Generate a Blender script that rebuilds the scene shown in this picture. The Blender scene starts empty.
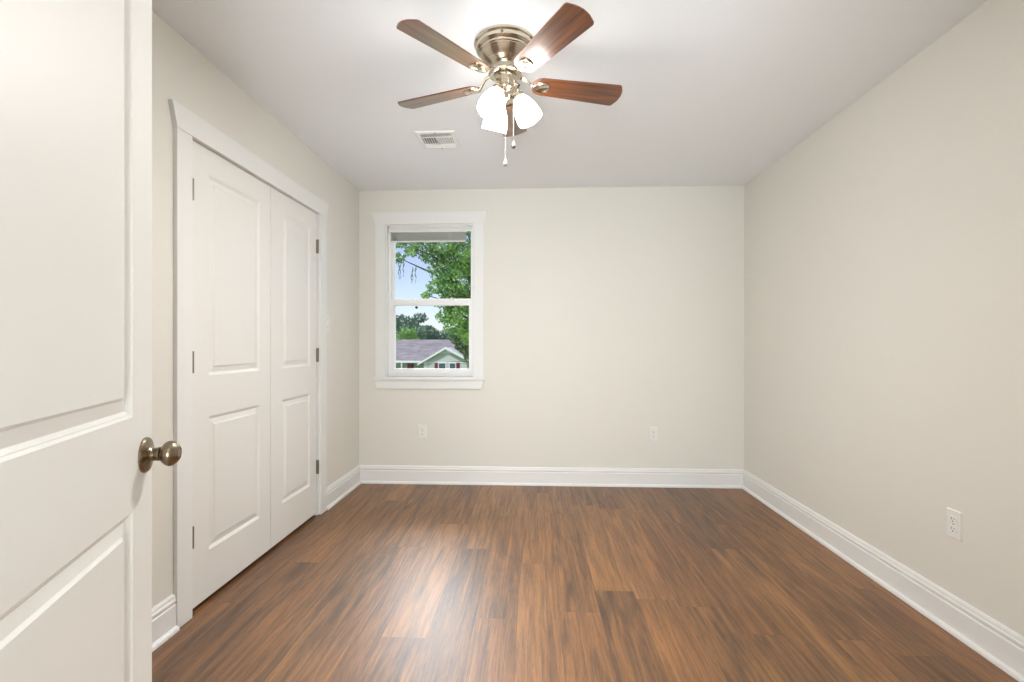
import bpy, bmesh, math, random
import numpy as np
from mathutils import Vector, Matrix
R = math.radians
scene = bpy.context.scene
COL = scene.collection

# ---------------------------------------------------------------- camera
YAW = math.atan(22.4 / 490)
CZ = 1.161
cam_d = bpy.data.cameras.new('camera'); cam = bpy.data.objects.new('camera', cam_d); COL.objects.link(cam)
cam.location = (0, 0, CZ); cam.rotation_euler = (R(90), 0, YAW)
cam_d.sensor_width = 36; cam_d.lens = 490 / 1024 * 36
cam_d.shift_y = 2.7 / 1024
cam_d.clip_start = 0.02; cam_d.clip_end = 500
scene.camera = cam

# ---------------------------------------------------------------- view, sky, sun, big lights
scene.view_settings.view_transform = 'Standard'
scene.view_settings.look = 'None'
scene.view_settings.gamma = 1
scene.view_settings.use_curve_mapping = False
scene.view_settings.exposure = -0.03

world = bpy.data.worlds.new('sky'); scene.world = world; world.use_nodes = True
wn = world.node_tree; wn.nodes.clear()
wo = wn.nodes.new('ShaderNodeOutputWorld'); bg = wn.nodes.new('ShaderNodeBackground')
sky = wn.nodes.new('ShaderNodeTexSky'); sky.sky_type = 'NISHITA'
sky.sun_disc = False; sky.sun_elevation = R(48); sky.sun_rotation = R(200)
sky.air_density = 1.0; sky.dust_density = .3; sky.ozone_density = 2.5
hsv = wn.nodes.new('ShaderNodeHueSaturation'); hsv.inputs['Saturation'].default_value = 0.75
tnt = wn.nodes.new('ShaderNodeMix'); tnt.data_type = 'RGBA'; tnt.blend_type = 'MULTIPLY'; tnt.inputs['Factor'].default_value = 1; tnt.inputs['B'].default_value = (.98, .91, 1.10, 1)
wn.links.new(sky.outputs[0], tnt.inputs['A']); wn.links.new(tnt.outputs['Result'], hsv.inputs['Color']); wn.links.new(hsv.outputs[0], bg.inputs[0]); wn.links.new(bg.outputs[0], wo.inputs[0])
bg.inputs[1].default_value = 0.15

def sun(name, el, az, strength, angle, color):
    d = bpy.data.lights.new(name, 'SUN'); o = bpy.data.objects.new(name, d); COL.objects.link(o)
    # az: compass of where the sun stands, measured from +Y towards +X
    v = Vector((math.sin(R(az)) * math.cos(R(el)), math.cos(R(az)) * math.cos(R(el)), math.sin(R(el))))
    o.rotation_euler = v.to_track_quat('Z', 'Y').to_euler(); o.location = v * 30
    d.energy = strength; d.angle = R(angle); d.color = color
    return o
sun('sun', 48, 205, 3.0, 2, (1, .96, .88))
sun('added_window_sun', 36, -12, 11, 45, (.90, .95, 1))  # second sun, added to bring daylight and floor sheen in through the window

def area(name, loc, target, sx, sy, power, color):
    d = bpy.data.lights.new(name, 'AREA'); d.shape = 'RECTANGLE'; d.size = sx; d.size_y = sy
    d.energy = power; d.color = color
    o = bpy.data.objects.new(name, d); COL.objects.link(o); o.location = loc
    o.rotation_euler = (Vector(loc) - Vector(target)).to_track_quat('Z', 'Y').to_euler()
    return o
area('added_fill_light', (-0.22, -0.90, 1.00), (-0.30, 1.5, 2.2), 0.7, 1.1, 88, (.87, .937, .99))  # unseen fill panel added behind the camera to brighten room and ceiling

# ---------------------------------------------------------------- helpers
def srgb(h):
    if isinstance(h, str):
        c = [int(h[i:i+2], 16) / 255 for i in (0, 2, 4)]
    else: c = [v / 255 for v in h]
    return tuple(v / 12.92 if v <= .04045 else ((v + .055) / 1.055) ** 2.4 for v in c) + (1,)

def mat(name, color, rough=.5, metal=0, spec=.5, coat=0, coat_rough=.1, noise=None, bump=None):
    m = bpy.data.materials.new(name); m.use_nodes = True
    nt = m.node_tree; p = nt.nodes['Principled BSDF']
    p.inputs['Base Color'].default_value = srgb(color); p.inputs['Roughness'].default_value = rough
    p.inputs['Metallic'].default_value = metal; p.inputs['Specular IOR Level'].default_value = spec
    p.inputs['Coat Weight'].default_value = coat; p.inputs['Coat Roughness'].default_value = coat_rough
    tc = nt.nodes.new('ShaderNodeTexCoord')
    if noise:   # (scale xyz, second colour, low, high)
        sc, c2, lo, hi = noise
        mp = nt.nodes.new('ShaderNodeMapping'); mp.inputs['Scale'].default_value = sc
        nz = nt.nodes.new('ShaderNodeTexNoise'); nz.inputs['Scale'].default_value = 1; nz.inputs['Detail'].default_value = 5
        mr = nt.nodes.new('ShaderNodeMapRange'); mr.inputs['From Min'].default_value = lo; mr.inputs['From Max'].default_value = hi
        mx = nt.nodes.new('ShaderNodeMix'); mx.data_type = 'RGBA'
        mx.inputs['A'].default_value = srgb(color); mx.inputs['B'].default_value = srgb(c2)
        L = nt.links.new
        L(tc.outputs['Object'], mp.inputs[0]); L(mp.outputs[0], nz.inputs['Vector']); L(nz.outputs['Fac'], mr.inputs['Value'])
        L(mr.outputs[0], mx.inputs['Factor']); L(mx.outputs['Result'], p.inputs['Base Color'])
    if bump:    # (scale, strength, distance)
        nb = nt.nodes.new('ShaderNodeTexNoise'); nb.inputs['Scale'].default_value = bump[0]; nb.inputs['Detail'].default_value = 3
        b = nt.nodes.new('ShaderNodeBump'); b.inputs['Strength'].default_value = bump[1]; b.inputs['Distance'].default_value = bump[2]
        nt.links.new(tc.outputs['Object'], nb.inputs['Vector']); nt.links.new(nb.outputs['Fac'], b.inputs['Height']); nt.links.new(b.outputs[0], p.inputs['Normal'])
    return m

M = {}
M['wall'] = mat('wall_paint', (231, 228.6, 220), .55, spec=.35, bump=(90, .08, .002))
M['ceiling'] = mat('ceiling_paint', (246, 248, 250), .8, spec=.2, bump=(60, .08, .002))
M['trim'] = mat('trim_paint', (238, 238, 236), .38)
M['door'] = mat('door_paint', (236, 235, 231), .45, bump=(140, .05, .001))
M['vinyl'] = mat('window_vinyl', (245, 245, 245), .35)
M['plastic'] = mat('white_plastic', (238, 237, 232), .35)
M['slot'] = mat('dark_slot', (60, 58, 54), .6)
M['black'] = mat('black_plastic', (20, 20, 22), .5)
M['nickel'] = mat('brushed_nickel', (216, 207, 190), .22, metal=1, noise=((3, 3, 220), (180, 168, 148), .35, .65))
M['bronze'] = mat('antique_nickel', (140, 126, 106), .28, metal=1)
M['hinge'] = mat('hinge_nickel', (130, 124, 114), .35, metal=1)
M['chain'] = mat('chain_metal', (205, 200, 190), .35, metal=1)
M['pull_dark'] = mat('pull_dark_metal', (62, 58, 54), .5, metal=.5)
M['pull_clear'] = mat('pull_pale_metal', (150, 148, 144), .4, metal=.4)
M['vent'] = mat('vent_enamel', (240, 240, 236), .45)
M['vent_in'] = mat('vent_duct', (150, 150, 148), .7)
M['blind'] = mat('blind_slat', (228, 226, 220), .5)
M['cord'] = mat('blind_cord', (235, 232, 225), .8)
M['blade'] = mat('fan_blade_walnut', (130, 72, 28), .32, coat=.7, coat_rough=.22, noise=((3, 60, 20), (74, 38, 16), .35, .68))
M['blade_edge'] = M['blade']

# frosted glass of the lit lamp shades: they are the lamps
M['blade'].node_tree.nodes['Principled BSDF'].inputs['Coat IOR'].default_value = 2.1
m = bpy.data.materials.new('lit_frosted_glass'); m.use_nodes = True; p = m.node_tree.nodes['Principled BSDF']
p.inputs['Base Color'].default_value = (.9, .88, .84, 1); p.inputs['Roughness'].default_value = .4
p.inputs['Emission Color'].default_value = (1, .98, .95, 1); p.inputs['Emission Strength'].default_value = 15
M['shade'] = m

# window pane
m = bpy.data.materials.new('window_glass'); m.use_nodes = True; nt = m.node_tree; nt.nodes.remove(nt.nodes['Principled BSDF'])
tr = nt.nodes.new('ShaderNodeBsdfTransparent'); tr.inputs[0].default_value = (.96, .98, .98, 1)
gl = nt.nodes.new('ShaderNodeBsdfGlossy'); gl.inputs['Roughness'].default_value = 0
fr = nt.nodes.new('ShaderNodeFresnel'); fr.inputs[0].default_value = 1.35
mx = nt.nodes.new('ShaderNodeMixShader')
nt.links.new(fr.outputs[0], mx.inputs[0]); nt.links.new(tr.outputs[0], mx.inputs[1]); nt.links.new(gl.outputs[0], mx.inputs[2])
nt.links.new(mx.outputs[0], nt.nodes['Material Output'].inputs[0])
M['glass'] = m

# vinyl plank floor
def floor_material():
    m = bpy.data.materials.new('wood_plank_floor'); m.use_nodes = True; nt = m.node_tree
    p = nt.nodes['Principled BSDF']; L = nt.links.new; N = nt.nodes.new
    def math_(op, a, b=None, c=None):
        n = N('ShaderNodeMath'); n.operation = op
        for i, v in enumerate((a, b, c)):
            if v is None: continue
            if isinstance(v, (int, float)): n.inputs[i].default_value = v
            else: L(v, n.inputs[i])
        return n.outputs[0]
    def comb(x, y, z):
        n = N('ShaderNodeCombineXYZ')
        for i, v in enumerate((x, y, z)):
            if isinstance(v, (int, float)): n.inputs[i].default_value = v
            else: L(v, n.inputs[i])
        return n.outputs[0]
    def white(vec, dims='3D'):
        n = N('ShaderNodeTexWhiteNoise'); n.noise_dimensions = dims; L(vec, n.inputs['Vector']); return n
    tc = N('ShaderNodeTexCoord'); sp = N('ShaderNodeSeparateXYZ'); L(tc.outputs['Object'], sp.inputs[0])
    x, y = sp.outputs[0], sp.outputs[1]
    W, LEN = .178, 1.22
    u = math_('DIVIDE', math_('ADD', x, 10.04), W)
    ci = math_('FLOOR', u); fu = math_('FRACT', u)
    off = white(comb(ci, 3.3, 1.7)).outputs['Value']
    v = math_('ADD', math_('DIVIDE', math_('ADD', y, 20.0), LEN), math_('MULTIPLY', off, 7.0))
    cj = math_('FLOOR', v); fv = math_('FRACT', v)
    w1 = white(comb(ci, cj, .5)); rnd = w1.outputs['Value']
    w2 = white(comb(ci, cj, 7.5)); rnd2 = w2.outputs['Value']
    # grain coordinates, shifted per plank
    gx = math_('ADD', x, math_('MULTIPLY', rnd, 13.0)); gy = math_('ADD', y, math_('MULTIPLY', rnd2, 31.0))
    def noise(sx, sy, scale, detail, dist=0.0, rough=.55):
        n = N('ShaderNodeTexNoise'); n.inputs['Scale'].default_value = scale; n.inputs['Detail'].default_value = detail
        n.inputs['Distortion'].default_value = dist; n.inputs['Roughness'].default_value = rough
        L(comb(math_('MULTIPLY', gx, sx), math_('MULTIPLY', gy, sy), 0.0), n.inputs['Vector']); return n.outputs['Fac']
    broad = noise(11, 1.3, 1.0, 3, 1.6)
    streak = noise(38, 1.6, 1.0, 6, 1.4)
    fine = noise(200, 6, 1.0, 4, .5, .7)
    pore = noise(520, 26, 1.0, 2, 0, .6)
    def ramp(f, pts):
        n = N('ShaderNodeValToRGB'); e = n.color_ramp.elements
        while len(e) < len(pts): e.new(.5)
        for el, (ps, c) in zip(e, pts): el.position = ps; el.color = srgb(c)
        L(f, n.inputs[0]); return n.outputs[0]
    f = math_('ADD', math_('MULTIPLY', broad, .40), math_('MULTIPLY', streak, .50))
    f = math_('ADD', f, math_('MULTIPLY', math_('SUBTRACT', rnd, .5), .13))
    f = math_('ADD', f, math_('ADD', math_('MULTIPLY', math_('SUBTRACT', fine, .5), .30), math_('MULTIPLY', math_('SUBTRACT', pore, .5), .20)))
    ln = N('ShaderNodeMapRange'); ln.inputs['From Min'].default_value = .54; ln.inputs['From Max'].default_value = .68; L(noise(330, 9, 1.0, 3, .6, .6), ln.inputs['Value'])
    f = math_('SUBTRACT', f, math_('MULTIPLY', ln.outputs[0], .10))
    col = ramp(f, [(.27, (76, 50, 29)), (.38, (106, 73, 42)), (.48, (132, 92, 53)), (.61, (164, 115, 66))])
    tint = N('ShaderNodeMix'); tint.data_type = 'RGBA'; tint.blend_type = 'MULTIPLY'
    L(math_('MULTIPLY', rnd2, .4), tint.inputs['Factor']); L(col, tint.inputs['A']); tint.inputs['B'].default_value = srgb((238, 212, 202))
    # joints
    eu = math_('MULTIPLY', math_('MINIMUM', fu, math_('SUBTRACT', 1.0, fu)), W)
    ev = math_('MULTIPLY', math_('MINIMUM', fv, math_('SUBTRACT', 1.0, fv)), LEN)
    edge = math_('MINIMUM', eu, ev)
    mr = N('ShaderNodeMapRange'); mr.interpolation_type = 'SMOOTHSTEP'
    mr.inputs['From Min'].default_value = 0; mr.inputs['From Max'].default_value = .0016
    mr.inputs['To Min'].default_value = .0; mr.inputs['To Max'].default_value = 1; L(edge, mr.inputs['Value'])
    gap = mr.outputs[0]
    dk = N('ShaderNodeMix'); dk.data_type = 'RGBA'; dk.blend_type = 'MULTIPLY'
    L(math_('MULTIPLY', math_('SUBTRACT', 1.0, gap), .55), dk.inputs['Factor']); L(tint.outputs['Result'], dk.inputs['A']); dk.inputs['B'].default_value = (.2, .15, .12, 1)
    L(dk.outputs['Result'], p.inputs['Base Color'])
    L(math_('ADD', .40, math_('MULTIPLY', fine, .16)), p.inputs['Roughness'])
    p.inputs['Specular IOR Level'].default_value = .55
    p.inputs['Coat Weight'].default_value = .35; p.inputs['Coat Roughness'].default_value = .38
    b = N('ShaderNodeBump'); b.inputs['Strength'].default_value = .25; b.inputs['Distance'].default_value = .0012
    L(math_('ADD', math_('MULTIPLY', fine, .6), gap), b.inputs['Height']); L(b.outputs[0], p.inputs['Normal'])
    return m
M['floor'] = floor_material()

# ------------------------------------------------ mesh building
def box(bm, a, b, matrix=None):
    (x0, y0, z0), (x1, y1, z1) = a, b
    x0, x1 = sorted((x0, x1)); y0, y1 = sorted((y0, y1)); z0, z1 = sorted((z0, z1))
    vs = [bm.verts.new(Vector(c)) for c in ((x0, y0, z0), (x1, y0, z0), (x1, y1, z0), (x0, y1, z0), (x0, y0, z1), (x1, y0, z1), (x1, y1, z1), (x0, y1, z1))]
    for f in ((0, 3, 2, 1), (4, 5, 6, 7), (0, 1, 5, 4), (1, 2, 6, 5), (2, 3, 7, 6), (3, 0, 4, 7)):
        bm.faces.new([vs[i] for i in f])
    if matrix: bmesh.ops.transform(bm, matrix=matrix, verts=vs)
    return vs

def prism(bm, poly, fn, d0, d1):
    """poly: list of 2D points; fn(u, v, d) -> 3D."""
    A = [bm.verts.new(fn(u, v, d0)) for u, v in poly]; B = [bm.verts.new(fn(u, v, d1)) for u, v in poly]
    n = len(poly)
    bm.faces.new(A[::-1]); bm.faces.new(B)
    for i in range(n): bm.faces.new((A[i], A[(i + 1) % n], B[(i + 1) % n], B[i]))
    return A + B

def lathe(bm, prof, seg=32, matrix=None, cap0=True, cap1=True):
    rings = []; allv = []
    for r, z in prof:
        if r < 1e-6: ring = [bm.verts.new((0, 0, z))]
        else: ring = [bm.verts.new((r * math.cos(2 * math.pi * k / seg), r * math.sin(2 * math.pi * k / seg), z)) for k in range(seg)]
        rings.append(ring); allv += ring
    for a, b in zip(rings, rings[1:]):
        for k in range(seg):
            k2 = (k + 1) % seg
            if len(a) == 1 and len(b) == 1: continue
            if len(a) == 1: bm.faces.new((a[0], b[k], b[k2]))
            elif len(b) == 1: bm.faces.new((a[k], a[k2], b[0]))
            else: bm.faces.new((a[k], a[k2], b[k2], b[k]))
    if cap0 and len(rings[0]) > 1: bm.faces.new(rings[0][::-1])
    if cap1 and len(rings[-1]) > 1: bm.faces.new(rings[-1])
    if matrix: bmesh.ops.transform(bm, matrix=matrix, verts=allv)
    return allv

def tube(bm, pts, rad, seg=8):
    pts = [Vector(p) for p in pts]; rads = rad if isinstance(rad, (list, tuple)) else [rad] * len(pts)
    rings = []
    up = Vector((0, 0, 1))
    for i, p in enumerate(pts):
        t = (pts[min(i + 1, len(pts) - 1)] - pts[max(i - 1, 0)]).normalized()
        s = t.cross(up)
        if s.length < 1e-3: s = t.cross(Vector((1, 0, 0)))
        s.normalize(); w = s.cross(t)
        rings.append([bm.verts.new(p + rads[i] * (math.cos(2 * math.pi * k / seg) * s + math.sin(2 * math.pi * k / seg) * w)) for k in range(seg)])
    for a, b in zip(rings, rings[1:]):
        for k in range(seg): bm.faces.new((a[k], a[(k + 1) % seg], b[(k + 1) % seg], b[k]))
    bm.faces.new(rings[0][::-1]); bm.faces.new(rings[-1])

def obj(name, bm, m, parent=None, kind=None, bevel=0, smooth=False, angle=35):
    bmesh.ops.recalc_face_normals(bm, faces=bm.faces)
    if smooth:
        for f in bm.faces: f.smooth = True
        for e in bm.edges:
            if len(e.link_faces) == 2 and e.calc_face_angle(0) > R(angle): e.smooth = False
    me = bpy.data.meshes.new(name); bm.to_mesh(me); bm.free()
    o = bpy.data.objects.new(name, me); COL.objects.link(o)
    if m: me.materials.append(M[m] if isinstance(m, str) else m)
    if parent: o.parent = parent
    if kind: o['kind'] = kind
    if bevel:
        b = o.modifiers.new('bevel', 'BEVEL'); b.width = bevel; b.segments = 2; b.limit_method = 'ANGLE'
    return o

def empty(name, loc=(0, 0, 0), rz=0):
    o = bpy.data.objects.new(name, None); COL.objects.link(o); o.location = loc; o.rotation_euler = (0, 0, rz)
    o.empty_display_size = .1
    return o

def tag(o, label=None, cat=None, group=None, kind=None):
    if label: o['label'] = label
    if cat: o['category'] = cat
    if group: o['group'] = group
    if kind: o['kind'] = kind
    return o
BM = bmesh.new

# ---------------------------------------------------------------- room numbers
XL, XR, YB, YF, H = -1.465, 1.691, 4.036, .212, 2.44
WX0, WX1, WZ0, WZ1 = -1.237, -.503, .885, 2.152      # window opening
CY0, CY1, CZT = 2.015, 3.262, 2.040                  # closet opening
DX0, DX1, DZT = -.513, .368, 2.045                   # doorway behind the camera

def struct(name, boxes, m, label=None, cat=None):
    bm = BM()
    for a, b in boxes: box(bm, a, b)
    return tag(obj(name, bm, m), label, cat, kind='structure')

struct('floor', [((-2.25, -1.5, -.1), (XR + .12, YB + .14, 0))], 'floor', 'reddish brown wood plank floor', 'floor')
struct('ceiling', [((-2.25, -1.5, H), (XR + .12, YB + .14, H + .12))], 'ceiling', 'flat white painted ceiling', 'ceiling')
struct('wall_back', [((XL - .12, YB, 0), (WX0, YB + .14, H)), ((WX1, YB, 0), (XR + .12, YB + .14, H)),
                     ((WX0, YB, 0), (WX1, YB + .14, WZ0)), ((WX0, YB, WZ1), (WX1, YB + .14, H))], 'wall', 'cream back wall with the window', 'wall')
struct('wall_right', [((XR, YF - .12, 0), (XR + .12, YB, H))], 'wall', 'plain cream right wall', 'wall')
struct('wall_left', [((XL - .12, YF, 0), (XL, CY0, H)), ((XL - .12, CY1, 0), (XL, YB, H)), ((XL - .12, CY0, CZT), (XL, CY1, H))], 'wall', 'white left wall around the closet', 'wall')
struct('wall_front', [((-2.2, YF - .12, 0), (DX0, YF, H)), ((DX1, YF - .12, 0), (XR, YF, H)), ((DX0, YF - .12, DZT), (DX1, YF, H))], 'wall')
struct('wall_closet', [((-2.25, YF, 0), (-2.15, YB + .14, H)), ((-2.15, CY0 - .25, 0), (XL - .12, CY0 - .15, H)), ((-2.15, CY1 + .15, 0), (XL - .12, CY1 + .25, H))], 'wall')
struct('wall_hallway', [((-1.3, -1.5, 0), (-1.2, YF - .12, H)), ((1.2, -1.5, 0), (1.3, YF - .12, H)), ((-1.2, -1.5, 0), (1.2, -1.4, H))], 'wall')

# baseboards: a moulded profile swept along each wall, mitred at the corners
BP = [(0, 0), (.029, 0), (.029, .007), (.027, .013), (.022, .018), (.015, .020), (.015, .104), (.011, .108), (.011, .112), (.015, .116),
      (.015, .125), (.011, .130), (.010, .138), (.006, .145), (0, .147)]
def baseboard(name, axis, wall, inward, a, b, ma, mb, label=None):
    """runs along axis from a to b on the plane 'wall'; ma/mb: mitre signs."""
    bm = BM(); A = []; B = []
    for d, z in BP:
        w = wall + inward * d
        pa, pb = a + ma * d, b + mb * d
        A.append(bm.verts.new((w, pa, z) if axis == 'y' else (pa, w, z)))
        B.append(bm.verts.new((w, pb, z) if axis == 'y' else (pb, w, z)))
    n = len(BP)
    bm.faces.new(A); bm.faces.new(B[::-1])
    for i in range(n): bm.faces.new((A[i], B[i], B[(i + 1) % n], A[(i + 1) % n]))
    return tag(obj(name, bm, 'trim'), label, 'baseboard', kind='structure')
baseboard('baseboard_back', 'x', YB, -1, XL, XR, 1, -1, 'white moulded baseboard along the back wall')
baseboard('baseboard_right', 'y', XR, -1, YF, YB, 1, -1, 'white moulded baseboard along the right wall')
baseboard('baseboard_left', 'y', XL, 1, 3.357, YB, 0, -1, 'short white baseboard between closet and window corner')
baseboard('baseboard_left_front', 'y', XL, 1, YF, 1.922, 1, 0, 'white baseboard between closet and open door')
baseboard('baseboard_front', 'x', YF, 1, .46, XR, 0, -1)

# closet casing: flat legs and a head whose ends flare outwards
CX = XL + .018
bm = BM(); box(bm, (XL, 1.924, 0), (CX, 2.013, CZT)); tag(obj('trim_1', bm, 'trim', bevel=.0015), 'white closet casing leg nearest the open door', 'trim', kind='structure')
bm = BM(); box(bm, (XL, 3.265, 0), (CX, 3.355, CZT)); tag(obj('trim_2', bm, 'trim', bevel=.0015), 'white closet casing leg nearest the back wall', 'trim', kind='structure')
bm = BM(); prism(bm, [(1.924, CZT), (3.355, CZT), (3.385, 2.14), (1.895, 2.14)], lambda u, v, d: Vector((d, u, v)), XL, CX + .002)
tag(obj('trim_3', bm, 'trim', bevel=.0015), 'white flared head casing over the closet doors', 'trim', kind='structure')
# closet jamb
bm = BM(); box(bm, (XL - .12, 3.252, 0), (XL, 3.262, CZT)); box(bm, (XL - .12, 2.0151, 0), (XL, 2.018, CZT)); box(bm, (XL - .12, 2.018, CZT - .004), (XL - .03, 3.252, CZT))
tag(obj('trim_4', bm, 'trim'), 'white jamb lining the closet opening', 'trim', kind='structure')
# doorway jamb around the opening behind the camera
bm = BM(); box(bm, (DX0, YF - .12, 0), (DX0 + .006, YF, DZT)); box(bm, (DX1 - .018, YF - .12, 0), (DX1, YF, DZT)); box(bm, (DX0, YF - .12, DZT - .006), (DX1, YF, DZT))
box(bm, (DX1, YF, 0), (DX1 + .085, YF + .018, DZT)); box(bm, (DX0 - .085, YF, 0), (DX0 - .002, YF + .018, DZT)); box(bm, (DX0 - .11, YF, DZT), (DX1 + .11, YF + .02, DZT + .1))
tag(obj('trim_5', bm, 'trim'), 'white casing of the room doorway', 'trim', kind='structure')

# ---------------------------------------------------------------- panelled doors
RING = [(0, 0), (.005, .0038), (.0065, .0038), (.013, .009), (.0145, .009), (.036, .005), (.042, .0006)]
def panel_slab(bm, w, h, t, px0, px1, zr):
    """slab: x 0..w, y 0 (front) .. t, z 0..h; raised panels x px0..px1 at each z range."""
    def face(pts): bm.faces.new([bm.verts.new(p) for p in pts])
    zs = [0]
    for a, b in zr: zs += [a, b]
    zs.append(h)
    for side in (0, 1):
        Y = lambda d: d if side == 0 else t - d
        for (x0, x1) in ((0, px0), (px1, w)):
            face([(x0, Y(0), 0), (x1, Y(0), 0), (x1, Y(0), h), (x0, Y(0), h)])
        for k in range(0, len(zs), 2):
            face([(px0, Y(0), zs[k]), (px1, Y(0), zs[k]), (px1, Y(0), zs[k + 1]), (px0, Y(0), zs[k + 1])])
        for a, b in zr:
            loops = []
            for ins, d in RING:
                loops.append([bm.verts.new(c) for c in ((px0 + ins, Y(d), a + ins), (px1 - ins, Y(d), a + ins), (px1 - ins, Y(d), b - ins), (px0 + ins, Y(d), b - ins))])
            for A, B in zip(loops, loops[1:]):
                for k in range(4): bm.faces.new((A[k], A[(k + 1) % 4], B[(k + 1) % 4], B[k]))
            bm.faces.new(loops[-1])
    for pts in ([(0, 0, 0), (0, t, 0), (0, t, h), (0, 0, h)], [(w, 0, 0), (w, t, 0), (w, t, h), (w, 0, h)],
                [(0, 0, 0), (w, 0, 0), (w, t, 0), (0, t, 0)], [(0, 0, h), (w, 0, h), (w, t, h), (0, t, h)]): face(pts)
    bmesh.ops.remove_doubles(bm, verts=bm.verts, dist=1e-5)

def door(name, loc, rz, w, h, t, px0, px1, zr, label, cat='door'):
    e = tag(empty(name, loc, rz), label, cat, kind='structure')
    bm = BM(); panel_slab(bm, w, h, t, px0, px1, zr); obj('door_panel', bm, 'door', e)
    return e
ZR = [(.219, .820), (1.005, 1.908)]
# the open room door at the left of the picture
d1 = door('door_1', (-.5075, .2135, .012), R(111.4), .865, 2.02, .035, .125, .765, ZR, 'white two-panel room door standing open in the foreground')
def knob_mesh():
    bm = BM()
    prof = [(.0365, 0), (.0365, .003), (.034, .0065), (.026, .0085), (.016, .011), (.0135, .014), (.0135, .022), (.0145, .0235), (.0145, .0265), (.0115, .028)]
    c, r = .0455, .0265
    for k in range(3, 15):
        a = R(-90 + 180 * k / 17); z = c + r * .70 * math.sin(a)
        if z > c + r * .57: break
        prof.append((r * math.cos(a), z))
    zt = c + r * .575
    prof += [(.0165, zt), (.0125, zt + .002), (.012, zt - .001), (.0105, zt - .001), (.010, zt + .001), (0, zt + .0015)]
    lathe(bm, prof, 40)
    return bm
k = obj('door_knob', knob_mesh(), 'bronze', d1, smooth=True); k.location = (.826, 0, .918); k.rotation_euler = (R(90), 0, 0)
k['label'] = 'round dark satin nickel door knob'
k2 = k.copy(); COL.objects.link(k2); k2.parent = d1; k2.location = (.826, .035, .918); k2.rotation_euler = (R(-90), 0, 0)
for z in (.25, 1.0, 1.78):
    bm = BM(); lathe(bm, [(.006, z - .045), (.006, z + .045)], 12); obj('hinge', bm, 'hinge', d1, smooth=True)

# closet doors
def hinges(d, x, zs):
    for z in zs:
        bm = BM(); lathe(bm, [(.003, z - .0475), (.0058, z - .046), (.0058, z - .0165), (.0052, z - .016), (.0058, z - .0155), (.0058, z + .0155), (.0052, z + .016), (.0058, z + .0165), (.0058, z + .046), (.003, z + .0475)], 14, Matrix.Translation((x, -.012, 0)))
        box(bm, (x - .003, -.012, z - .045), (x + .003, .0, z + .045))
        obj('hinge', bm, 'hinge', d, smooth=True)
# local x runs along +Y of the room, local y (thickness) runs to -X: rotate 90 degrees
W2 = 2.6595 - 2.020
d2 = door('door_2', (XL - .001, 2.020, .022), R(90), W2, 2.013, .034, 2.144 - 2.020, 2.556 - 2.020, [(.209, .812), (.996, 1.900)], 'left white two-panel closet door, nearer the camera')
hinges(d2, .002, (1.797, 1.060, .313))
W3 = 3.234 - 2.6645
d3 = door('door_3', (XL - .001, 2.6645, .022), R(90), W3, 2.013, .034, 2.790 - 2.6645, 3.142 - 2.6645, [(.209, .812), (.996, 1.905)], 'right white two-panel closet door, farther from the camera')
hinges(d3, W3 - .001, (1.793, 1.063, .310))

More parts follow.
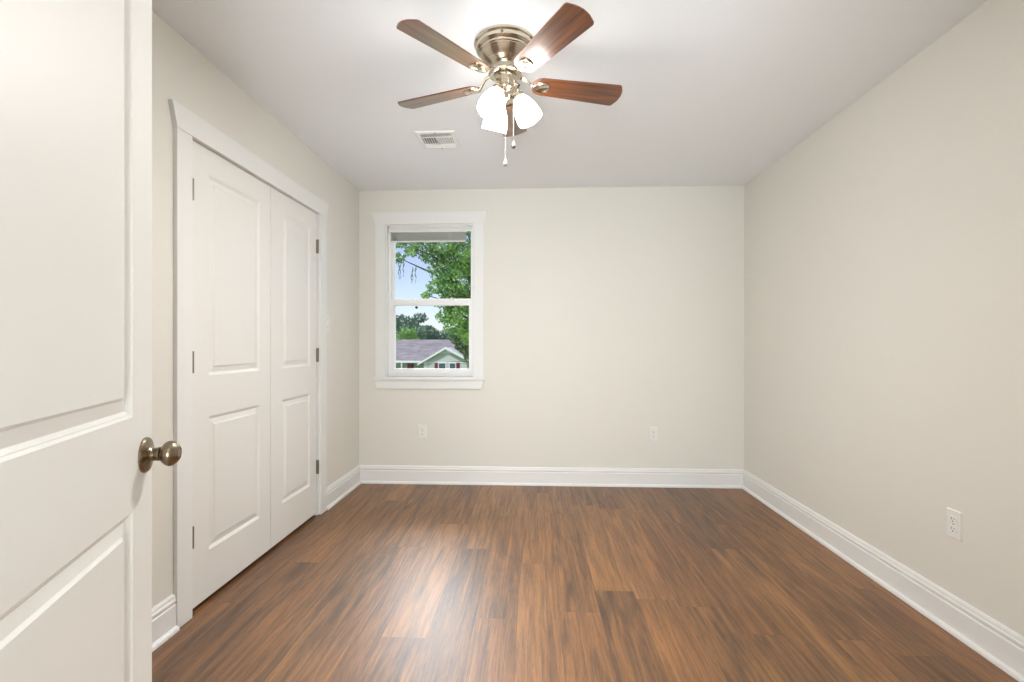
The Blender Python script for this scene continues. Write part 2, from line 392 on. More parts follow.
# ---------------------------------------------------------------- window
def window():
    w = tag(empty('window_1', ((WX0 + WX1) / 2, YB, WZ0)), 'white single-hung window in the back wall', 'window', kind='structure')
    cx, cy, cz = w.location
    def part(name, m, boxes, parent=w, **k):
        bm = BM()
        for a, b in boxes: box(bm, (a[0] - cx, a[1] - cy, a[2] - cz), (b[0] - cx, b[1] - cy, b[2] - cz))
        return obj(name, bm, m, parent, **k)
    cs = .085; F = YB - .018
    part('window_casing', 'trim', [((WX0 - cs, F, WZ0), (WX0, YB, WZ1))], bevel=.0015)
    part('window_casing', 'trim', [((WX1, F, WZ0), (WX1 + cs, YB, WZ1))], bevel=.0015)
    bm = BM(); prism(bm, [(WX0 - cs - cx, WZ1 - cz), (WX1 + cs - cx, WZ1 - cz), (WX1 + cs + .032 - cx, WZ1 + .1 - cz), (WX0 - cs - .032 - cx, WZ1 + .1 - cz)],
                     lambda u, v, d: Vector((u, d, v)), F - .002 - cy, 0)
    obj('window_head_casing', bm, 'trim', w, bevel=.0015)
    part('window_stool', 'trim', [((WX0 - cs - .016, F - .014, WZ0 - .024), (WX1 + cs + .012, YB, WZ0)), ((WX0, YB, WZ0 - .024), (WX1, YB + .05, WZ0))], bevel=.004)
    bm = BM(); prism(bm, [(WX0 - cs + .012 - cx, -.098), (WX1 + cs - .022 - cx, -.098), (WX1 + cs + .002 - cx, -.024), (WX0 - cs - .006 - cx, -.024)],
                     lambda u, v, d: Vector((u, d, v)), -.016, 0)
    obj('window_apron', bm, 'trim', w, bevel=.0015)
    # jamb lining + vinyl frame
    part('window_jamb', 'trim', [((WX0, YB, WZ0), (WX0 + .008, YB + .06, WZ1)), ((WX1 - .008, YB, WZ0), (WX1, YB + .06, WZ1)), ((WX0 + .008, YB, WZ1 - .008), (WX1 - .008, YB + .06, WZ1))])
    y0, y1 = YB + .05, YB + .125
    fx0, fx1, fz0, fz1 = WX0 + .006, WX1 - .006, WZ0, WZ1 - .006
    part('window_frame', 'vinyl', [((fx0, y0, fz0), (fx0 + .022, y1, fz1)), ((fx1 - .014, y0, fz0), (fx1, y1, fz1)), ((fx0 + .022, y0, fz0), (fx1 - .014, y1, fz0 + .022)), ((fx0 + .022, y0, fz1 - .012), (fx1 - .014, y1, fz1))])
    def sash(name, x0, x1, z0, z1, gx0, gx1, gz0, gz1, ya, yb):
        s = part(name, 'vinyl', [((x0, ya, z0), (gx0, yb, z1)), ((gx1, ya, z0), (x1, yb, z1)), ((gx0, ya, z0), (gx1, yb, gz0)), ((gx0, ya, gz1), (gx1, yb, z1))], bevel=.002)
        ym = (ya + yb) / 2
        part('pane', 'glass', [((gx0, ym - .0015, gz0), (gx1, ym + .0015, gz1))], s)
        return s
    sash('upper_sash', fx0 + .022, fx1 - .014, 1.500, fz1 - .012, -1.188, -.537, 1.543, 2.118, YB + .088, YB + .118)
    ls = sash('lower_sash', fx0 + .022, fx1 - .014, fz0 + .022, 1.530, -1.177, -.549, .951, 1.482, YB + .054, YB + .084)
    # rail lip and the two small dark tilt latches hanging under the meeting rail
    part('sash_rail_lip', 'vinyl', [((-1.19, YB + .046, 1.486), (-.54, YB + .054, 1.492)), ((-1.06, YB + .05, .915), (-.66, YB + .054, .925))], ls)
    for x in (-.993, -.683):
        bm = BM(); lathe(bm, [(.004, -.018), (.0105, -.014), (.0105, .006), (.0, .008)], 14, Matrix.Translation((x - cx, .054, 1.466 - cz)) @ Matrix.Rotation(R(90), 4, 'X'))
        o = obj('bumper', bm, 'black', ls, smooth=True); o['label'] = 'small round black bumper'
    for x in (-1.03, -.70):
        bm = BM(); box(bm, (x - .022 - cx, .052, 1.530 - cz), (x + .022 - cx, .078, 1.540 - cz)); box(bm, (x - .010 - cx, .056, 1.540 - cz), (x + .014 - cx, .070, 1.547 - cz))
        obj('sash_lock', bm, 'vinyl', ls, bevel=.002)
window()

# raised mini blind
def blind():
    e = tag(empty('mini_blind', (-.888, YB + .03, 2.02)), 'white mini blind pulled up tight under the head of the window', 'blind')
    hw = .319
    bm = BM()
    box(bm, (-hw, -.014, .074), (hw, .014, .077)); box(bm, (-hw, -.004, .076), (hw, -.002, .124)); box(bm, (-hw, -.021, .110), (hw, -.012, .124)); box(bm, (-hw, -.021, .072), (hw, -.012, .092)); box(bm, (-hw, .012, .076), (hw, .014, .124))
    box(bm, (-hw - .002, -.023, .072), (-hw + .008, .016, .124)); box(bm, (hw - .008, -.023, .072), (hw + .002, .016, .124))
    obj('headrail', bm, 'plastic', e)
    bm = BM()
    for k in range(20):
        z = .002 + k * .0034 + (k % 3) * .0003
        dx = .001 * math.sin(k * 2.3)
        prism(bm, [(-.0125, z), (-.006, z + .0012), (.006, z + .0012), (.0125, z), (.0125, z + .0006), (.006, z + .0018), (-.006, z + .0018), (-.0125, z + .0006)],
              lambda u, v, d: Vector((d, u, v)), -hw + .004 + dx, hw - .006 + dx)
    obj('slat_stack', bm, 'blind', e)
    bm = BM(); box(bm, (-hw + .003, -.012, -.008), (hw - .005, .012, .0015)); obj('bottom_rail', bm, 'blind', e, bevel=.002)
    for x in (-.192, .186):
        for s in (-.009, .009):
            bm = BM(); tube(bm, [(x + s, -.016, .1), (x + s, -.0155, .05), (x + s, -.015, -.006)], .0011, 6); obj('ladder_cord', bm, 'cord', e)
    bm = BM(); tube(bm, [(-.18, -.022, .1), (-.176, -.023, .0), (-.172, -.023, -.03)], .0012, 6); lathe(bm, [(.001, 0), (.004, -.014), (.003, -.02), (0, -.02)], 10, Matrix.Translation((-.172, -.023, -.03)))
    obj('lift_cord', bm, 'cord', e)
blind()

# ---------------------------------------------------------------- ceiling fan
BULB = 36
def ceiling_fan():
    e = tag(empty('ceiling_fan', (-.1254, 2.0864, H)), 'brushed nickel flush ceiling fan with five walnut blades and three lit shades', 'ceiling fan')
    def part(name, bm, m, parent=e, **k): return obj(name, bm, m, parent, **k)
    bm = BM(); lathe(bm, [(.128, 0), (.131, -.003), (.131, -.010), (.127, -.013), (.124, -.016), (.124, -.030), (.121, -.034), (.112, -.040), (.112, -.046), (.107, -.050)], 64, cap1=True)
    part('ceiling_canopy', bm, 'nickel', smooth=True)
    bm = BM(); lathe(bm, [(.107, -.050), (.1075, -.053), (.103, -.058), (.092, -.072), (.080, -.083), (.068, -.092), (.060, -.100), (.057, -.108), (.057, -.114), (.060, -.116), (.060, -.121), (.054, -.123)], 64)
    part('motor_housing', bm, 'nickel', smooth=True)
    # two screws on the canopy rim
    for a in (-92, 28, 148):
        bm = BM(); lathe(bm, [(.006, 0), (.006, .002), (.004, .004), (0, .004)], 12, Matrix.Rotation(R(a), 4, 'Z') @ Matrix.Translation((.124, 0, -.023)) @ Matrix.Rotation(R(90), 4, 'Y'))
        part('screw', bm, 'hinge', smooth=True)
    bm = BM(); lathe(bm, [(.054, -.123), (.068, -.124), (.070, -.127), (.070, -.134), (.066, -.137), (.040, -.138)], 48); part('flywheel', bm, 'nickel', smooth=True)
    # light kit
    bm = BM(); lathe(bm, [(.046, -.138), (.050, -.141), (.050, -.147), (.044, -.150), (.042, -.170), (.044, -.186), (.040, -.196), (.026, -.205), (.015, -.209), (.014, -.228), (.017, -.230), (.017, -.236), (.010, -.241), (.006, -.250), (0, -.252)], 40)
    part('light_kit', bm, 'nickel', smooth=True)
    # blades
    BZ = -.165
    for i, a in enumerate((15.3, -56.7, -128.7, 159.3, 87.3)):
        r0, r1 = .118, .530
        out = []
        # outline: rounded root, slightly widening, arched tip with rounded corners
        hw0, hw1 = .049, .064
        n = 10
        for k in range(n + 1):
            t = math.pi / 2 + math.pi * k / n
            out.append((r0 + .045 + .045 * math.cos(t), hw0 * math.sin(t)))
        rc = .016
        ex = r1 - .014
        for k in range(5):
            t = -math.pi / 2 + (math.pi / 2 - .25) * k / 4; out.append((ex - rc + rc * math.cos(t), -hw1 + rc + rc * math.sin(t)))
        for k in range(1, 6):
            v = -hw1 + rc + (2 * hw1 - 2 * rc) * k / 6; out.append((r1 - .014 * (v / (hw1 - rc)) ** 2 * .8, v))
        for k in range(5):
            t = .25 + (math.pi / 2 - .25) * k / 4; out.append((ex - rc + rc * math.cos(t), hw1 - rc + rc * math.sin(t)))
        bm = BM(); prism(bm, out, lambda u, v, d: Vector((u, v, d)), -.003, .003)
        b = part('fan_blade', bm, 'blade', bevel=.0012)
        b.location = (0, 0, BZ); b.rotation_euler = (R(-12.5), 0, R(a))
        # blade iron: curved arm and a D-shaped medallion under the blade
        bm = BM()
        pl = [(.122, -.010), (.135, -.020), (.158, -.029), (.176, -.030), (.190, -.022), (.196, -.008), (.196, .008), (.190, .022), (.176, .030), (.158, .029), (.135, .020), (.122, .010)]
        prism(bm, pl, lambda u, v, d: Vector((u, v, d)), -.0065, -.0030)
        cxm = .165
        inner = [(cxm + (u - cxm) * .72, v * .70) for u, v in pl]
        rim_o = [bm.verts.new((u, v, -.0065)) for u, v in pl]; rim_t = [bm.verts.new((cxm + (u - cxm) * .94, v * .92, -.0100)) for u, v in pl]
        rim_i = [bm.verts.new((cxm + (u - cxm) * .80, v * .78, -.0095)) for u, v in pl]; rim_b = [bm.verts.new((u, v, -.0072)) for u, v in inner]
        for A, B in ((rim_o, rim_t), (rim_t, rim_i), (rim_i, rim_b)):
            for k in range(12): bm.faces.new((A[k], A[(k + 1) % 12], B[(k + 1) % 12], B[k]))
        bm.faces.new(rim_b)
        irn = part('blade_iron', bm, 'nickel', b, smooth=True, angle=50)
        bm = BM()
        inv = (Matrix.Rotation(R(-12.5), 4, 'X')).inverted()
        pts = [(.060, 0, .034), (.076, 0, .034), (.092, 0, .026), (.106, 0, .010), (.118, 0, -.004), (.132, 0, -.009), (.150, 0, -.0085)]
        ws = [.012, .011, .009, .0085, .010, .013, .012]; ts = [.003, .003, .003, .003, .003, .0025, .0015]
        rings = []
        for (x, y, z), w_, t_ in zip(pts, ws, ts):
            z2 = z
            rings.append([bm.verts.new(c) for c in ((x, -w_, z2 - t_), (x, w_, z2 - t_), (x, w_, z2 + t_), (x, -w_, z2 + t_))])
        for A, B in zip(rings, rings[1:]):
            for k in range(4): bm.faces.new((A[k], A[(k + 1) % 4], B[(k + 1) % 4], B[k]))
        bm.faces.new(rings[0]); bm.faces.new(rings[-1][::-1])
        arm = part('blade_arm', bm, 'nickel', b, smooth=True, angle=50, bevel=.001)
    # three arms with frosted bell shades
    for a in (-120, 0, 120):
        M0 = Matrix.Rotation(R(a), 4, 'Z')
        tilt = R(27)
        # socket frame: origin at r .05, z -.2; axis pointing outward and down
        ax = Matrix.Translation((.056, 0, -.222)) @ Matrix.Rotation(math.pi - tilt, 4, 'Y')
        T = M0 @ ax
        bm = BM()
        pts = [Vector((.030, 0, -.172)), Vector((.046, 0, -.170)), Vector((.057, 0, -.180)), Vector((.057, 0, -.198)), Vector((.055, 0, -.216))]
        tube(bm, [M0 @ p for p in pts], [.009, .008, .0085, .011, .014], 14)
        lathe(bm, [(.012, -.012), (.022, -.008), (.027, .0), (.029, .012), (.027, .014)], 28, T)
        part('lamp_holder', bm, 'nickel', smooth=True)
        bm = BM()
        prof = [(.023, .004), (.026, .012), (.031, .022), (.039, .036), (.046, .054), (.051, .074), (.054, .094), (.0555, .110), (.0545, .118),
                (.0525, .118), (.0535, .108), (.052, .094), (.049, .074), (.044, .054), (.037, .036), (.029, .022), (.022, .012)]
        lathe(bm, prof, 40, T, cap0=False, cap1=False)
        s = part('lamp_shade', bm, 'shade', smooth=True); s['label'] = 'lit frosted white glass bell shade'
        # the bulb inside the shade, just above its open mouth
        ld = bpy.data.lights.new('bulb_light', 'POINT'); ld.energy = BULB; ld.color = (1, .975, .95); ld.shadow_soft_size = .035
        lo = bpy.data.objects.new('bulb_light', ld); COL.objects.link(lo); lo.parent = e; lo.location = T @ Vector((0, 0, .088))
    # pull chains
    for dx, dy, zb, z0, m, mw in ((.002, -.016, 1.912, -.236, 'chain', 'pull_clear'), (.036, .0, 1.993, -.205, 'chain', 'pull_dark')):
        bm = BM(); zt = zb - H + .034; n = int((z0 - zt) / .0045)
        tube(bm, [(dx, dy, z0), (dx, dy, zt)], .0007, 6)
        for k in range(n):
            z = z0 - (k + .5) * .0045; lathe(bm, [(0, z - .0016), (.0015, z), (0, z + .0016)], 6, Matrix.Translation((dx, dy, 0)))
        c = part('pull_chain', bm, m)
        bm = BM(); lathe(bm, [(0, zt + .001), (.0025, zt - .001), (.003, zt - .006), (.006, zt - .014), (.009, zt - .023), (.0088, zt - .028), (.006, zt - .033), (0, zt - .034)], 16, Matrix.Translation((dx, dy, 0)))
        part('pull_weight', bm, mw, c, smooth=True)
    return e
ceiling_fan()

# ---------------------------------------------------------------- ceiling air vent
def air_vent():
    e = tag(empty('air_vent', (-.601, 3.048, H)), 'square white metal supply register in the ceiling beyond the fan', 'air vent')
    hx, hy = .122, .130
    bm = BM()
    o = [(-hx, -hy), (hx, -hy), (hx, hy), (-hx, hy)]
    ih, iv = hx - .026, hy - .026
    lv = [([(x, y) for x, y in o], 0), ([(x, y) for x, y in o], -.003), ([(x * .93, y * .93) for x, y in o], -.009), ([(-ih, -iv), (ih, -iv), (ih, iv), (-ih, iv)], -.009), ([(-ih, -iv), (ih, -iv), (ih, iv), (-ih, iv)], -.001)]
    loops = [[bm.verts.new((x, y, z)) for x, y in l] for l, z in lv]
    for A, B in zip(loops, loops[1:]):
        for k in range(4): bm.faces.new((A[k], A[(k + 1) % 4], B[(k + 1) % 4], B[k]))
    obj('vent_frame', bm, 'vent', e)
    bm = BM(); box(bm, (-ih, -iv, -.0012), (ih, iv, -.0002)); obj('vent_backing', bm, 'vent_in', e)
    def louvre(x0, x1, y, ang, axis='x'):
        bm = BM()
        if axis == 'x':
            box(bm, (x0, -.007, -.0006), (x1, .007, .0006), Matrix.Translation((0, y, -.006)) @ Matrix.Rotation(R(ang), 4, 'X'))
        else:
            box(bm, (-.006, x0, -.0006), (.006, x1, .0006), Matrix.Translation((y, 0, -.006)) @ Matrix.Rotation(R(ang), 4, 'Y'))
        obj('louvre', bm, 'vent', e)
    for k in range(3): louvre(-ih, ih, -iv + .010 + k * .015, 38)
    for k in range(3): louvre(-ih, ih, iv - .010 - k * .015, -38)
    for k in range(6): louvre(-.050, .050, -ih + .010 + k * .015, 38, 'y')
    for k in range(6): louvre(-.050, .050, ih - .010 - k * .015, -38, 'y')
    bm = BM()
    box(bm, (-ih, -.060, -.010), (ih, -.052, -.002)); box(bm, (-ih, .052, -.010), (ih, .060, -.002)); box(bm, (-.005, -.052, -.010), (.005, .052, -.002))
    obj('vent_divider', bm, 'vent', e)
    for x in (0,):
        for y in (-hy + .012, hy - .012):
            bm = BM(); lathe(bm, [(.0045, -.009), (.004, -.011), (0, -.0115)], 12, Matrix.Translation((x, y, 0)), cap0=False); obj('screw', bm, 'hinge', e, smooth=True)
air_vent()

# ---------------------------------------------------------------- outlets and switch
def outlet(loc, rz, label):
    """plate faces local -Y."""
    e = tag(empty('wall_outlet', loc, rz), label, 'outlet', 'duplex outlets on the walls')
    bm = BM()
    w, h = .035, .0575
    o = [(-w, -h), (w, -h), (w, h), (-w, h)]
    L0 = [bm.verts.new((x, 0, z)) for x, z in o]; L1 = [bm.verts.new((x, -.003, z)) for x, z in o]; L2 = [bm.verts.new((x * .91, -.006, z * .95)) for x, z in o]
    for A, B in ((L0, L1), (L1, L2)):
        for k in range(4): bm.faces.new((A[k], A[(k + 1) % 4], B[(k + 1) % 4], B[k]))
    bm.faces.new(L2); bm.faces.new(L0[::-1])
    obj('cover_plate', bm, 'plastic', e)
    for zc in (-.0195, .0195):
        bm = BM()
        pts = []
        for k in range(24):
            t = 2 * math.pi * k / 24; x = .0172 * math.cos(t); z = max(-.0135, min(.0135, .0172 * math.sin(t))); pts.append((x, z + zc))
        prism(bm, pts, lambda u, v, d: Vector((u, d, v)), -.0055, -.0085)
        s = obj('socket', bm, 'plastic', e, bevel=.0005)
        bm = BM()
        box(bm, (-.0076, -.0089, zc - .001), (-.0054, -.0084, zc + .0075)); box(bm, (.0054, -.0089, zc), (.0076, -.0084, zc + .0065))
        lathe(bm, [(.0026, 0), (.0026, .0005)], 12, Matrix.Translation((0, -.0084, zc - .0075)) @ Matrix.Rotation(R(90), 4, 'X'))
        obj('socket_slots', bm, 'slot', s)
    bm = BM(); lathe(bm, [(.003, 0), (.0026, .001), (0, .0012)], 12, Matrix.Translation((0, -.0058, 0)) @ Matrix.Rotation(R(90), 4, 'X')); obj('screw', bm, 'hinge', e)
    return e
outlet((-.929, YB, .430), 0, 'white duplex outlet under the window on the back wall')
outlet((.966, YB, .428), 0, 'white duplex outlet on the back wall near the right corner')
outlet((XR, 2.052, .434), R(-90), 'white duplex outlet on the right wall')

e = tag(empty('light_switch', (XL, 3.402, 1.307), R(90)), 'white toggle light switch on the left wall just past the closet', 'light switch')
bm = BM(); w, h = .035, .0575; o = [(-w, -h), (w, -h), (w, h), (-w, h)]
L0 = [bm.verts.new((x, 0, z)) for x, z in o]; L1 = [bm.verts.new((x, -.003, z)) for x, z in o]; L2 = [bm.verts.new((x * .91, -.006, z * .95)) for x, z in o]
for A, B in ((L0, L1), (L1, L2)):
    for k in range(4): bm.faces.new((A[k], A[(k + 1) % 4], B[(k + 1) % 4], B[k]))
bm.faces.new(L2); bm.faces.new(L0[::-1]); obj('cover_plate', bm, 'plastic', e)
bm = BM(); box(bm, (-.004, -.014, -.002), (.004, -.005, .011)); box(bm, (-.005, -.007, -.012), (.005, -.0058, .012)); obj('toggle', bm, 'plastic', e, bevel=.001)
for z in (-.030, .030):
    bm = BM(); lathe(bm, [(.0032, 0), (.0028, .001), (0, .0012)], 12, Matrix.Translation((0, -.0058, z)) @ Matrix.Rotation(R(90), 4, 'X')); obj('screw', bm, 'hinge', e)

# ---------------------------------------------------------------- outside: lawn, neighbour's house, trees
GZ = -3.15
M['grass'] = mat('grass', (92, 120, 56), .9, noise=((.8, .8, .8), (120, 130, 74), .35, .65))
M['pale_reflector'] = mat('reflecting_concrete', (196, 198, 200), .9)  # kept pale to give the fan blades something bright to reflect
struct('ground', [((-120, 5, GZ - .3), (90, 160, GZ))], 'grass', 'green lawn outside', 'ground')
struct('reflector_road', [((-120, 9, GZ), (90, 21, GZ + .03))], 'pale_reflector', 'unseen concrete street, added pale to reflect in the fan blades', 'reflector_road')  # unseen street, placed where the left fan blades mirror the ground

M['siding'] = mat('pale_green_siding', (190, 200, 196), .7)
M['shadow_siding'] = mat('shaded_front_siding', (158, 174, 162), .7)  # darker copy of the siding, shade on the front wall put into its colour
M['shingle'] = mat('roof_shingle', (126, 116, 122), .9, noise=((1.2, 2.5, 2.5), (96, 88, 96), .35, .65))
M['fascia'] = mat('white_fascia', (225, 230, 226), .6)
M['shutter'] = mat('maroon_shutter', (110, 40, 52), .6)
M['hglass'] = mat('dark_house_glass', (70, 84, 100), .1)

def house():
    ox, oy = -12.0, 50.0
    e = tag(empty('neighbor_house', (ox, oy, GZ)), 'single-storey pale green house with mauve shingle roof across the street', 'house')
    def lb(bm, a, b): box(bm, (a[0] - ox, a[1] - oy, a[2] - GZ), (b[0] - ox, b[1] - oy, b[2] - GZ))
    def P(x, y, z): return Vector((x - ox, y - oy, z - GZ))
    X0, X1 = -26.0, -6.2       # main body
    XG0, XG1 = -11.1, -6.75    # front gable wing
    ye = 49.2; zr, yr = 1.62, 54.0; ze = -.62
    bm = BM(); lb(bm, (X0, 50.3, GZ), (XG0, 57.5, -.72)); lb(bm, (XG0, 50.3, GZ), (X1, 57.5, -.72))
    obj('house_wall', bm, 'shadow_siding', e)
    bm = BM()   # main roof, both slopes with thickness
    prof = [(ye + .25, ze), (yr, zr), (58.3, ze), (58.3, ze - .14), (yr, zr - .16), (ye + .25, ze - .14)]
    prism(bm, prof, lambda u, v, d: P(d, u, v), X0 - .5, X1 + .4); obj('roof', bm, 'shingle', e)
    bm = BM(); lb(bm, (X0 - .5, ye + .15, ze - .16), (XG0 - .2, ye + .27, ze + .03)); obj('gutter', bm, 'fascia', e)
    # main gable end wall tips
    bm = BM(); prism(bm, [(50.3, -.72), (yr, zr - .2), (57.5, -.72)], lambda u, v, d: P(d, u, v), X0, X1); obj('gable_wall', bm, 'siding', e)
    # front wing
    xa = -8.87; yf = 49.0; za = .80
    bm = BM(); lb(bm, (XG0, yf, GZ), (XG1, 50.3, -.70)); prism(bm, [(XG0, -.70), (xa, za - .22), (XG1, -.58)], lambda u, v, d: P(u, d, v), yf, 53.0); obj('wing_wall', bm, 'siding', e)
    bm = BM(); prism(bm, [(-11.65, -.86), (xa, za), (-6.25, -.66), (-6.25, -.80), (xa, za - .15), (-11.65, -1.0)], lambda u, v, d: P(u, d, v), yf - .4, 53.2); obj('wing_roof', bm, 'shingle', e)
    bm = BM(); prism(bm, [(-11.7, -.84), (xa, za + .05), (-6.2, -.64), (-6.2, -.80), (xa, za - .20), (-11.7, -1.02)], lambda u, v, d: P(u, d, v), yf - .46, yf - .4); obj('bargeboard', bm, 'fascia', e)
    bm = BM(); prism(bm, [(xa - .75, .18), (xa, za - .24), (xa + .75, .2)], lambda u, v, d: P(u, d, v), yf - .06, yf); obj('gable_vent', bm, 'fascia', e)
    bm = BM(); lb(bm, (XG0 - .05, yf - .06, GZ), (XG0 + .25, yf, -.75)); obj('corner_post', bm, 'fascia', e)
    bm = BM(); lb(bm, (XG0, yf - .05, -.78), (XG1, yf, -.66)); obj('frieze_board', bm, 'fascia', e)
    for (x0, x1) in ((-9.6, -8.95), (-8.5, -7.95)):
        bm = BM(); lb(bm, (x0 - .08, yf - .08, -2.0), (x1 + .08, yf, -.72)); w = obj('window_frame', bm, 'fascia', e)
        bm = BM(); lb(bm, (x0, yf - .10, -1.92), (x1, yf - .08, -1.38)); lb(bm, (x0, yf - .10, -1.32), (x1, yf - .08, -.82)); obj('pane', bm, 'hglass', w)
    for (x0, x1) in ((-10.05, -9.72), (-7.83, -7.5)):
        bm = BM(); lb(bm, (x0, yf - .09, -2.0), (x1, yf, -.75)); obj('shutter', bm, 'shutter', e)
    bm = BM(); lb(bm, (-13.15, 50.2, GZ), (-12.5, 50.3, -.85)); obj('front_door', bm, 'shutter', e)
    bm = BM(); lb(bm, (-15.6, 50.22, -2.1), (-14.4, 50.3, -.95)); obj('window_frame', bm, 'fascia', e)
    for x in (-13.6, -17.5, -21.5):
        bm = BM(); lb(bm, (x, ye + .2, GZ), (x + .12, ye + .32, ze - .14)); obj('porch_post', bm, 'fascia', e)
house()

def leaf_mat(name, c1, c2, scale):
    m = mat(name, c1, .55, noise=((scale,) * 3, c2, .35, .65)); p = m.node_tree.nodes['Principled BSDF']
    return m
M['leaf_oak'] = leaf_mat('oak_leaf', (136, 180, 78), (74, 122, 56), 1.6)
M['leaf_far'] = leaf_mat('far_leaf', (100, 136, 104), (66, 102, 88), .7)
M['leaf_bush'] = leaf_mat('bush_leaf', (136, 184, 84), (96, 150, 66), .8)
M['leaf_side'] = leaf_mat('side_leaf', (116, 136, 78), (70, 100, 58), .9)
M['bark'] = mat('bark', (104, 92, 78), .9, noise=((6, 6, 1), (70, 60, 50), .35, .65))
M['moss'] = mat('hanging_moss', (112, 126, 106), .9)

def leaves(name, clumps, n, size, m, parent, seed, flat=.6):
    """clumps: list of (centre, radius) blobs; leaves are small bent two-triangle blades gathered in sprigs."""
    rng = np.random.default_rng(seed)
    wts = np.array([r ** 2 for _, r in clumps]); wts = wts / wts.sum()
    idx = rng.choice(len(clumps), n, p=wts)
    C = np.array([c for c, _ in clumps])[idx]; Rr = np.array([r for _, r in clumps])[idx]
    d = rng.normal(size=(n, 3)); d /= np.linalg.norm(d, axis=1)[:, None]
    rad = Rr * rng.uniform(.35, 1.05, n) ** .6
    pos = C + d * rad[:, None] * np.array([1, 1, flat])
    a = rng.normal(size=(n, 3)); a /= np.linalg.norm(a, axis=1)[:, None]
    b = rng.normal(size=(n, 3)); b -= a * (a * b).sum(1)[:, None]; b /= np.linalg.norm(b, axis=1)[:, None]
    nn = np.cross(a, b)
    s = size * rng.uniform(.6, 1.3, n)[:, None]
    V = np.stack([pos - a * s, pos + b * s * .5 + nn * s * .12, pos + a * s, pos - b * s * .5 + nn * s * .12], 1).reshape(-1, 3)
    F = np.arange(4 * n).reshape(-1, 4)
    me = bpy.data.meshes.new(name); me.from_pydata(V.tolist(), [], F.tolist()); me.materials.append(M[m]); me.update()
    o = bpy.data.objects.new(name, me); COL.objects.link(o); o.parent = parent
    return o

def tree(name, label, cat, base, clumps, n, size, m, seed, trunk_r=.25, branches=True, group=None, flat=.7):
    e = tag(empty(name, base), label, cat, group)
    rel = [((c[0] - base[0], c[1] - base[1], c[2] - base[2]), r) for c, r in clumps]
    leaves('foliage', rel, n, size, m, e, seed, flat)
    bm = BM()
    cx = sum(c[0] for c, _ in rel) / len(rel); cy = sum(c[1] for c, _ in rel) / len(rel); zmin = min(c[2] for c, _ in rel); zmax = max(c[2] for c, _ in rel)
    top = Vector((cx * .3, cy * .3, zmin * .8 + .2)); tube(bm, [(0, 0, -.2), (.05, 0, top.z * .5), top], [trunk_r * 1.3, trunk_r, trunk_r * .85], 12)
    if branches:
        for q, (c, r) in enumerate(rel):
            c = Vector(c); pts = []; rr = []
            for k in range(9):
                t = k / 8; p_ = (top - Vector((0, 0, .2))).lerp(c, t)
                w_ = (c - top).length * .07 * math.sin(math.pi * t)
                p_ += Vector((w_ * math.sin(q * 2.1 + 5 * t), w_ * math.cos(q * 1.3 + 4 * t), (c - top).length * .16 * math.sin(math.pi * t)))
                pts.append(p_); rr.append(trunk_r * (.42 * (1 - t) ** 1.3 + .05))
            tube(bm, pts, rr, 7)
    obj('trunk', bm, 'bark', e, smooth=True)
    return e

rnd = random.Random(5)
# big oak close to the house, its limbs reaching over to the left
oak = [((-2.6, 24, 5.2), 1.5), ((-3.6, 24.3, 5.6), 1.1), ((-4.4, 23.8, 5.9), .8), ((-4.4, 24, 4.8), .9), ((-3.6, 23.7, 4.3), 1.1), ((-2.3, 24.4, 3.4), 1.1), ((-3.7, 24, 3.3), .9), ((-5.1, 24, 5.5), .6),
       ((-4.8, 24, 4.0), .55), ((-5.4, 23.6, 6.2), .7), ((-6.1, 23.8, 6.4), .6), ((-6.7, 23.6, 6.1), .5), ((-6.7, 23.9, 5.4), .4), ((-6.0, 23.8, 5.7), .4), ((-1.0, 24.5, 5.8), 2.0), ((-1.2, 24, 3.8), 1.4), ((-4.2, 24.3, 3.6), .6),
       ((-4.6, 24.2, 6.9), .9), ((-3.4, 24.2, 7.2), 1.2), ((-1.6, 24.6, 7.6), 1.7), ((-3.2, 24, 2.5), .75), ((-4.0, 24.1, 2.7), .5), ((-2.7, 24, 1.7), .8), ((.6, 24.5, 4.6), 1.8), ((-4.4, 24, 2.5), .5), ((-3.9, 24, 2.0), .6), ((-3.2, 24.2, 1.5), .6), ((-5.3, 23.9, 3.55), .28), ((-4.5, 23.9, 3.1), .4)]
o = tree('oak_tree', 'large bright green oak spreading over the right half of the window view', 'tree', (-.9, 25.2, GZ), oak, 30000, .085, 'leaf_oak', 3, .33)
# strands of moss hanging from the left limbs
bm = BM()
for x, z, l in ((-6.55, 5.3, 1.0), (-6.4, 5.2, .8), (-6.62, 5.0, .7), (-5.95, 4.9, .7), (-5.8, 5.0, .9), (-6.0, 4.6, .5)):
    pts = [(x + .9 + .03 * math.sin(k * 1.7 + x), 23.7 - 25.2, z - GZ - l * k / 6) for k in range(7)]
    tube(bm, pts, [.025, .035, .03, .028, .022, .016, .008], 6)
obj('hanging_moss', bm, 'moss', o)
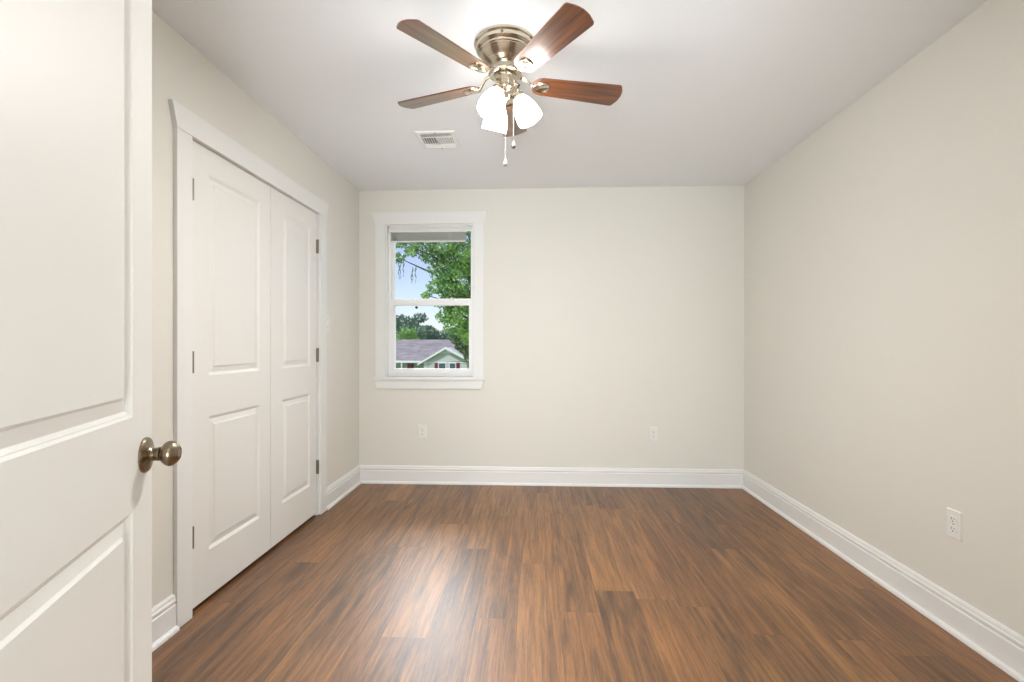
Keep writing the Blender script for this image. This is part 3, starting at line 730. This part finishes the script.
# paler tree beside the house's right end
tree('side_tree', 'olive green tree hanging over the right end of the neighbour roof', 'tree', (-5.2, 44, GZ), [((-5.6, 44, 1.2), .95), ((-6.2, 43.8, .6), .6), ((-5.2, 44, 2.4), 1.3), ((-5.9, 44, 2.0), .8), ((-4.4, 44, .8), 1.4), ((-6.6, 44, 1.9), .5), ((-5.9, 44, -.1), .55), ((-7.0, 44, 1.5), .6), ((-6.7, 43.9, .9), .5), ((-7.3, 44.1, 2.2), .6)], 3500, .15, 'leaf_side', 9, .16)
# line of trees behind the house
def crown(cx, cy, cz, w, h, n, rn):
    out = []
    for k in range(n):
        out.append(((cx + rn.uniform(-w, w), cy + rn.uniform(-w * .6, w * .6), cz + rn.uniform(-h, h * .8)), rn.uniform(.45, .75) * w))
    return out
far = [(-19.8, 63, 3.2, 2.4, 1.6, 'dark green tree behind the house at the far left of the window'),
       (-17.4, 71, 3.6, 2.4, 1.7, 'dark blue green tree behind the house, left of the gap of sky'),
       (-12.9, 64.5, 2.4, 1.9, 1.2, 'low dark tree behind the house below the gap of sky'),
       (-11.0, 71, 3.2, 2.3, 1.3, 'low dark tree behind the gable of the house'),
       (-27, 71, 3.2, 2.8, 1.8, 'tall dark tree behind the left end of the house'), (-7.6, 63, 2.6, 2.0, 1.4, 'dark tree behind the right end of the house'),
       (-32, 60, 3.4, 2.6, 2, 'dark tree at the far left beyond the house'), (-3, 71, 3.2, 2.6, 1.8, 'dark tree right of the house beyond the oak'), (3, 61, 3.2, 2.8, 2.0, 'dark tree farthest right behind the oak')]
for i, (x, y, z, w, h, lb) in enumerate(far):
    tree('distant_tree', lb, 'tree', (x, y, GZ), crown(x, y, z, w, h, 8, rnd), 2200, .24, 'leaf_far', 20 + i, .25, group='trees behind the neighbour house')
tree('leafy_bush', 'bright yellow green bushy tree just behind the house roof', 'tree', (-15.3, 59.2, GZ), [((-15.5, 59.6, 2.3), 1.1), ((-16.5, 59.6, 1.7), 1.0), ((-14.8, 59.6, 1.7), .7), ((-15.7, 59.6, 1.2), 1.3)], 2600, .17, 'leaf_bush', 40, .15)
